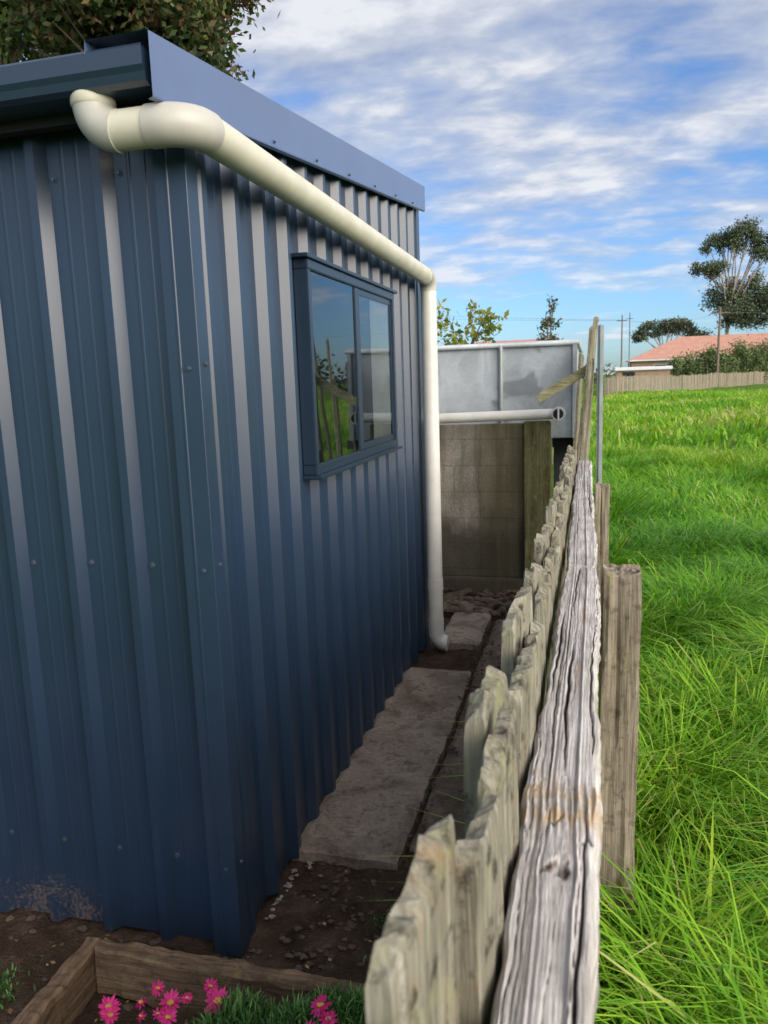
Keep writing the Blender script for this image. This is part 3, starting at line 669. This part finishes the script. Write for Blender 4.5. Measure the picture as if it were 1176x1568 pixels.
# ---------------------------------------------------------------- trees
def leafcloud(name,clumps,nleaf,size,mat,parent,hang=0.0,spread=0.20,nsub=14):
    cl=np.array(clumps,float); vol=(cl[:,3]*cl[:,4]*cl[:,5])**0.8; k=rng.choice(len(cl),nleaf,p=vol/vol.sum())
    sub=rng.normal(0,1,(len(cl),nsub,3)); sub/=np.linalg.norm(sub,axis=2,keepdims=True); sub*=rng.uniform(0.35,1.1,(len(cl),nsub,1))
    si=rng.integers(0,nsub,nleaf); sb=sub[k,si]; tone=rng.normal(0,0.10,(len(cl),nsub))[k,si]
    p=sb+rng.normal(0,spread,(nleaf,3))
    P=cl[k,:3]+p*cl[k,3:6]
    d1=rng.normal(0,1,(nleaf,3)); d1[:,2]-=hang; d1/=np.linalg.norm(d1,axis=1,keepdims=True)
    d2=np.cross(d1,rng.normal(0,1,(nleaf,3))); d2/=np.linalg.norm(d2,axis=1,keepdims=True)
    s=rng.uniform(0.6,1.3,(nleaf,1))*size
    V=np.stack([P,P+d1*s*.5+d2*s*.26,P+d1*s,P+d1*s*.5-d2*s*.26],1).reshape(-1,3)
    b=np.arange(nleaf)*4; L=np.arange(nleaf*4)
    cc=np.clip(rng.normal(0.5,0.17,nleaf)+tone+0.12*p[:,2],0,1)
    np_mesh(name,V,L,b,np.full(nleaf,4),mat,parent,col=np.repeat(cc,4))
def tree(name,base,h_tr,r,clumps,nleaf,size,mat,bark=M_bark,hang=0,lean=(0,0),spread=.2,nsub=14):
    t=empty(name); b=Vector(base); fork=b+Vector((lean[0],lean[1],h_tr))
    pts=[b+Vector((lean[0]*q**1.5+0.06*r*10*math.sin(q*5),lean[1]*q,h_tr*q)) for q in [i/7 for i in range(8)]]
    tube('trunk',pts,[r*(1.25 if i==0 else 1-0.45*i/7) for i in range(8)],bark,t,12)
    for i,c in enumerate(clumps):
        e=Vector(c[:3]); st=pts[-1] if i%3 else pts[5]
        mid=st.lerp(e,0.5)+Vector((random.uniform(-.1,.1),random.uniform(-.1,.1),0.12))*(e-st).length
        bp=bend(st,mid,e,6); rr=r*0.42
        tube('limb',bp,[rr*(1-0.8*q/6) for q in range(7)],bark,t,7)
        for q in range(5 if len(clumps)<15 else 2):
            tip=e+Vector([random.uniform(-.85,.85)*c[3+a] for a in range(3)])
            s2=bp[4]; tube('branch',[s2,s2.lerp(tip,.5)+Vector((0,0,.05*(tip-s2).length)),tip],[rr*.3,rr*.2,rr*.06],bark,t,5)
    leafcloud('leaves',clumps,nleaf,size,mat,t,hang,spread,nsub); return t
random.seed(11)
tree('flowering_gum_tree',(-5.8,9.6,0),4.0,0.22,[(-4.70,9.2,5.75,.55,.7,.45),(-4.75,9.2,6.4,.65,.7,.55),(-5.1,9.0,6.9,.9,.9,.6),(-5.8,9.2,6.4,.8,.9,.6),(-6.3,9.4,7.0,.8,.9,.7),(-5.7,9.4,7.8,1.3,1.2,.7),(-4.60,9.3,7.0,.65,.6,.7),(-5.4,9.6,5.9,.7,.7,.4),(-6.4,9.6,6.1,.7,.7,.5)],48000,0.105,M_leafD,spread=.26)
tree('garden_tree',(-8.2,10.5,0),4.2,0.22,[(-7.6,10,7.2,1.0,1,.7),(-8.6,10.2,7.6,1.2,1.1,.8),(-7.3,10.2,6.5,.7,.8,.5),(-9,10.2,6.6,1.0,1,.7),(-7.9,10.3,8.4,1.2,1,.7)],22000,0.11,M_leafG,spread=.25)
tree('fruit_tree',(-1.35,8.9,0),1.7,0.05,[(-1.5,8.8,2.25,.22,.25,.22),(-1.15,8.8,2.3,.22,.25,.18),(-1.35,8.8,2.05,.3,.25,.15)],420,0.085,M_leafY)
tree('shrub_tree',(-0.75,15,0),1.9,0.06,[(-0.72,15,2.95,.10,.1,.16),(-0.76,15,2.62,.20,.2,.14),(-0.75,15,2.3,.22,.2,.2)],900,0.06,M_leafD)
cl=[]
for k in range(20):
    an=random.uniform(0,math.pi); q=random.uniform(.55,1)
    cl.append((20.6+5.4*math.cos(an)*q+random.uniform(-.6,.6),125+random.uniform(-2,2),15.5+7.2*math.sin(an)*q,random.uniform(.9,1.7),1.4,random.uniform(.6,1.2)))
for k in range(16):
    cl.append((random.uniform(16.0,26.5),125+random.uniform(-2,1),random.uniform(8.0,14.0),random.uniform(1.4,2.3),1.6,random.uniform(1.0,1.6)))
tree('eucalyptus_tree',(18.5,125,0),11,0.36,cl,30000,0.36,M_leafE,M_barkp,0.6,(1.6,0),.32,9)
cl=[(11.2+4.2*math.cos(a_)+random.uniform(-.4,.4),126+random.uniform(-1,1),6.7+2.3*math.sin(a_)+random.uniform(-.3,.3),random.uniform(.8,1.3),1,random.uniform(.5,.8)) for a_ in [0.05,0.3,0.6,0.9,1.2,1.5,1.8,2.1,2.4,2.8,3.1]]+[(11.5,126,7.8,1.6,1,.6),(9.7,126,7.5,1.2,1,.5)]
tree('eucalyptus_tree',(11.2,126,0),4,0.3,cl,8000,0.34,M_leafE,M_barkp,0.4,(0,0),.32,9)
def hedge(name,clumps,nl,size,mat,nsub=14):
    e=empty(name); leafcloud('leaves',clumps,nl,size,mat,e,0,.22,nsub)
    for c in clumps[::2]: tube('stem',[(c[0],c[1],-0.2),(c[0],c[1],c[2])],0.12,M_bark,e,6)
hedge('hedge',[(9.3,93,1.7,1.2,1.5,1.3),(11,95,2.1,1.5,1.5,1.5),(13,97,2.6,1.6,1.5,1.7),(15,100,2.0,1.8,1.5,1.5),(17.2,103,2.6,1.8,1.5,1.9),(19.5,106,2.6,1.9,1.5,1.9),(22,110,3.0,2.4,1.5,2.2),(25,113,3,2.5,1.5,2.2),(14,98,1.2,3,1.2,1.2),(18.5,105,1.4,3.2,1.2,1.4),(24,111,1.4,3,1.2,1.5)],22000,0.3,M_leafH,20)
hedge('added_shrub_row',[(6.5+1.25*k+random.uniform(-.3,.3),9.5+2.6*k,0.8+random.uniform(0,.4),1.4,1.8,0.95+random.uniform(0,.5)) for k in range(11)]+[(12.0,19,2.4,1.1,1.1,1.3)],11000,0.26,M_leafH,20)  # unseen shrubs added to darken the window reflection; last clump is the reflected tree
cl=[]
for k in range(40):
    an=math.radians(random.uniform(185,345)); d=random.uniform(110,190); hh=random.uniform(4,9)
    cl.append((d*math.sin(an),d*math.cos(an),hh*0.5,random.uniform(5,11),random.uniform(4,8),hh*0.6))
for (x,y,hh) in [(-30,140,4),(-18,150,3.5),(-8,150,3.5),(2,160,3.6),(30,130,5.5),(38,130,8),(48,125,7),(58,120,8),(75,110,6),(90,95,7),(110,80,5),(125,60,5)]: cl.append((x,y,hh*.5,7,5,hh*.55))
hedge('background',cl,22000,1.0,M_leafE)
# ---------------------------------------------------------------- distant fence
df=empty('paling_fence'); V=[];F=[]
pts=[(1.2,60),(2.2,68),(21,105),(45,150)]
for s in range(3):
    a=Vector((*pts[s],0));b=Vector((*pts[s+1],0)); d=(b-a); Ln=d.length; d.normalize(); nn=Vector((-d.y,d.x,0))
    q=0
    while q<Ln:
        p=a+d*q; z=float(gz(p.x,p.y)); t=z+1.5+random.uniform(-.09,.09); off=nn*random.uniform(0,.05); w=random.uniform(.09,.115)
        b0=len(V)
        for (e,o_) in ((0,0),(w,0),(w,.02),(0,.02)):
            V.append(p+d*e+nn*o_+off+Vector((0,0,z-.1))); V.append(p+d*e+nn*o_+off+Vector((0,0,t)))
        F+=[(b0,b0+2,b0+3,b0+1),(b0+2,b0+4,b0+5,b0+3),(b0+4,b0+6,b0+7,b0+5),(b0+6,b0,b0+1,b0+7),(b0+1,b0+3,b0+5,b0+7)]
        q+=0.125
    q=0
    while q<Ln:
        p=a+d*q+nn*0.13; box('post',p.x-.05,p.x+.05,p.y-.05,p.y+.05,-.2,1.35,M_farf,df); q+=4.8
    for zz_ in (0.3,1.1):
        tube('rail',[a+nn*0.11+Vector((0,0,zz_)),b+nn*0.11+Vector((0,0,zz_))],0.035,M_farf,df,4)
mesh_obj('palings',V,F,M_farf,df)
# ---------------------------------------------------------------- houses
M_roof=simple('terracotta_roof',(0.50,0.26,0.19),0.8,0.12,1.5,bmp=0.3)
M_roofp=simple('pink_roof',(0.50,0.22,0.20),0.7,0.1,2)
M_brick=simple('cream_brick',(0.36,0.25,0.17),0.9,0.15,3)
M_white=simple('white_paint',(0.75,0.76,0.78),0.5,0.05,3)
M_wglass=simple('house_window',(0.03,0.04,0.05),0.1,0.1)
def house(name,x0,x1,y0,y1,ze,zr,rx0,rx1,mw,mr,ov=0.5):
    h=empty(name); box('walls',x0,x1,y0,y1,-0.2,ze,mw,h)
    ym=(y0+y1)/2; a=ov
    V=[(x0-a,y0-a,ze),(x1+a,y0-a,ze),(x1+a,y1+a,ze),(x0-a,y1+a,ze),(rx0,ym,zr),(rx1,ym,zr)]
    mesh_obj('roof',V,[(0,1,5,4),(1,2,5),(2,3,4,5),(3,0,4),(3,2,1,0)],mr,h)
    box('gutter',x0-a,x1+a,y0-a-.1,y0-a-.002,ze-.14,ze+.02,M_white,h)
    w=(x1-x0)/5
    for i in range(4):
        xa=x0+w*(i+.6); box('window',xa,xa+w*.55,y0-.04,y0-.002,ze-1.9,ze-.7,M_wglass,h)
        box('window_frame',xa-.06,xa+w*.55+.06,y0-.03,y0-.0015,ze-1.96,ze-.64,M_white,h)
    box('door',x0+w*.1,x0+w*.1+.9,y0-.04,y0-.002,-.1,2.0,M_white,h)
house('brick_house',5.4,30,112,123,3.4,6.5,12,25,M_brick,M_roof)
house('house',-12,-1.0,60,68,3.0,4.6,-9,-3.0,M_brick,M_roofp,0.3)
ws=empty('white_outbuilding')
box('walls',2.6,7.8,84,88,-0.2,1.95,M_brick,ws); box('roof',2.4,8.0,83.7,88.3,1.95,2.3,M_white,ws,0.05); box('door',3.2,4.4,83.95,83.998,-.1,1.8,M_dark,ws)
pole=empty('power_pole'); M_pole=simple('pole_timber',(0.16,0.13,0.11),0.9,0.2,2)
tube('pole',[(13.8,95,-.2),(13.9,95,8.6)],[.16,.11],M_bark,pole,8); box('crossarm',12.9,14.9,94.9,95.1,7.9,8.05,M_bark,pole)
pole2=empty('power_pole'); tube('pole',[(3.1,85,-.2),(3.1,85,7.6)],[.09,.06],M_pole,pole2,8); box('crossarm',2.6,3.6,84.95,85.05,7.0,7.1,M_pole,pole2)
tube('antenna',[(3.85,85,1),(3.85,85,7.8)],0.045,M_pole,pole2,6); tube('antenna_bar',[(3.5,85,7.2),(4.2,85,7.2)],0.03,M_pole,pole2,6)
wires=empty('power_line')
for k,(a,b) in enumerate([((-60,85,13.5),(3.1,85,7.1)),((-60,85,12.7),(2.7,85,7.05)),((3.1,85,7.1),(13.9,95,8.0)),((13.9,95,8.0),(60,110,9))]):
    a,b=Vector(a),Vector(b); tube('wire',bend(a,(a+b)/2-Vector((0,0,1.2)),b,12),0.014,M_pole,wires,4)
# ---------------------------------------------------------------- world / light
SE,SA=30,122
w=bpy.data.worlds.new('World'); scene.world=w; w.use_nodes=True; nt=w.node_tree
bg=nt.nodes['Background']; bg.inputs['Strength'].default_value=0.15
sky=N(nt,'ShaderNodeTexSky',sky_type='NISHITA'); sky.sun_disc=False; sky.sun_elevation=math.radians(SE); sky.sun_rotation=math.radians(SA)
sky.air_density=1.0; sky.dust_density=0.8; sky.ozone_density=2.0
tc=N(nt,'ShaderNodeTexCoord'); sx=N(nt,'ShaderNodeSeparateXYZ'); nt.links.new(tc.outputs['Generated'],sx.inputs[0])
zz=math_(nt,'ADD',math_(nt,'MAXIMUM',sx.outputs['Z'],0.0),0.22)
cb=N(nt,'ShaderNodeCombineXYZ'); nt.links.new(math_(nt,'DIVIDE',sx.outputs['X'],zz),cb.inputs[0]); nt.links.new(math_(nt,'DIVIDE',sx.outputs['Y'],zz),cb.inputs[1])
mp_=N(nt,'ShaderNodeMapping'); mp_.inputs['Rotation'].default_value=(0,0,math.radians(-18)); mp_.inputs['Scale'].default_value=(1.0,1.5,1); mp_.inputs['Location'].default_value=(2.3,4.1,0)
nt.links.new(cb.outputs[0],mp_.inputs['Vector'])
c1=noise(nt,mp_.outputs[0],1.3,6,0.5,0.2)
c2=noise(nt,mp_.outputs[0],5.0,5,0.55,0.15)
f=math_(nt,'ADD',math_(nt,'MULTIPLY',c1,0.66),math_(nt,'MULTIPLY',c2,0.34))
f=math_(nt,'ADD',f,maprange(nt,sx.outputs['Z'],0.03,0.36,-0.12,0.115))
cf=ramp(nt,f,[(0.40,g(0)),(0.50,g(0.6)),(0.60,g(0.96))])
shade=ramp(nt,math_(nt,'ADD',math_(nt,'MULTIPLY',c2,0.6),math_(nt,'MULTIPLY',c1,0.4)),[(0.38,(2.7,3.1,4.1)),(0.50,(3.8,4.15,4.9)),(0.60,(5.7,5.8,6.1))])
skyc=mix(nt,1.0,sky.outputs[0],(0.66,0.92,1.26),'MULTIPLY')
col=mix(nt,cf,skyc,shade)
dt=N(nt,'ShaderNodeVectorMath',operation='DOT_PRODUCT'); nt.links.new(tc.outputs['Generated'],dt.inputs[0])
a_=math.radians(123); e_=math.radians(14); dt.inputs[1].default_value=(math.sin(a_)*math.cos(e_),math.cos(a_)*math.cos(e_),math.sin(e_))
gl=maprange(nt,dt.outputs['Value'],0.62,0.97,0,1)
gl=math_(nt,'POWER',math_(nt,'MAXIMUM',gl,0),1.2)
col=mix(nt,gl,col,(42.0,38.5,34.5))
nt.links.new(col,bg.inputs['Color'])
sd=bpy.data.lights.new('sun','SUN'); sd.energy=0.9; sd.angle=math.radians(24); sd.color=(1.0,0.95,0.87)
so=link(bpy.data.objects.new('sun',sd))
az,el=math.radians(SA),math.radians(SE)
tos=Vector((math.sin(az)*math.cos(el),math.cos(az)*math.cos(el),math.sin(el)))
so.rotation_euler=tos.to_track_quat('Z','Y').to_euler(); so.location=tos*50
# ---------------------------------------------------------------- camera
cd=bpy.data.cameras.new('camera'); cam=link(bpy.data.objects.new('camera',cd)); scene.camera=cam
cd.sensor_fit='VERTICAL'; cd.sensor_height=36; cd.sensor_width=27; cd.lens=36*1180/1568; cd.clip_start=0.02; cd.clip_end=6000
yaw,pitch,roll=math.radians(15.1),math.radians(9.58),0.0337
R0=Vector((math.cos(yaw),math.sin(yaw),0)); F0=Vector((-math.sin(yaw),math.cos(yaw),0)); Zv=Vector((0,0,1))
Fw=F0*math.cos(pitch)-Zv*math.sin(pitch); U=F0*math.sin(pitch)+Zv*math.cos(pitch)
Rc=R0*math.cos(roll)-U*math.sin(roll); Uc=R0*math.sin(roll)+U*math.cos(roll)
M=Matrix((Rc,Uc,-Fw)).transposed().to_4x4(); M.translation=Vector((0,0,H)); cam.matrix_world=M
cd.dof.use_dof=True; cd.dof.focus_distance=2.6; cd.dof.aperture_fstop=8.0
scene.view_settings.view_transform='Standard'; scene.view_settings.look='None'; scene.view_settings.exposure=0
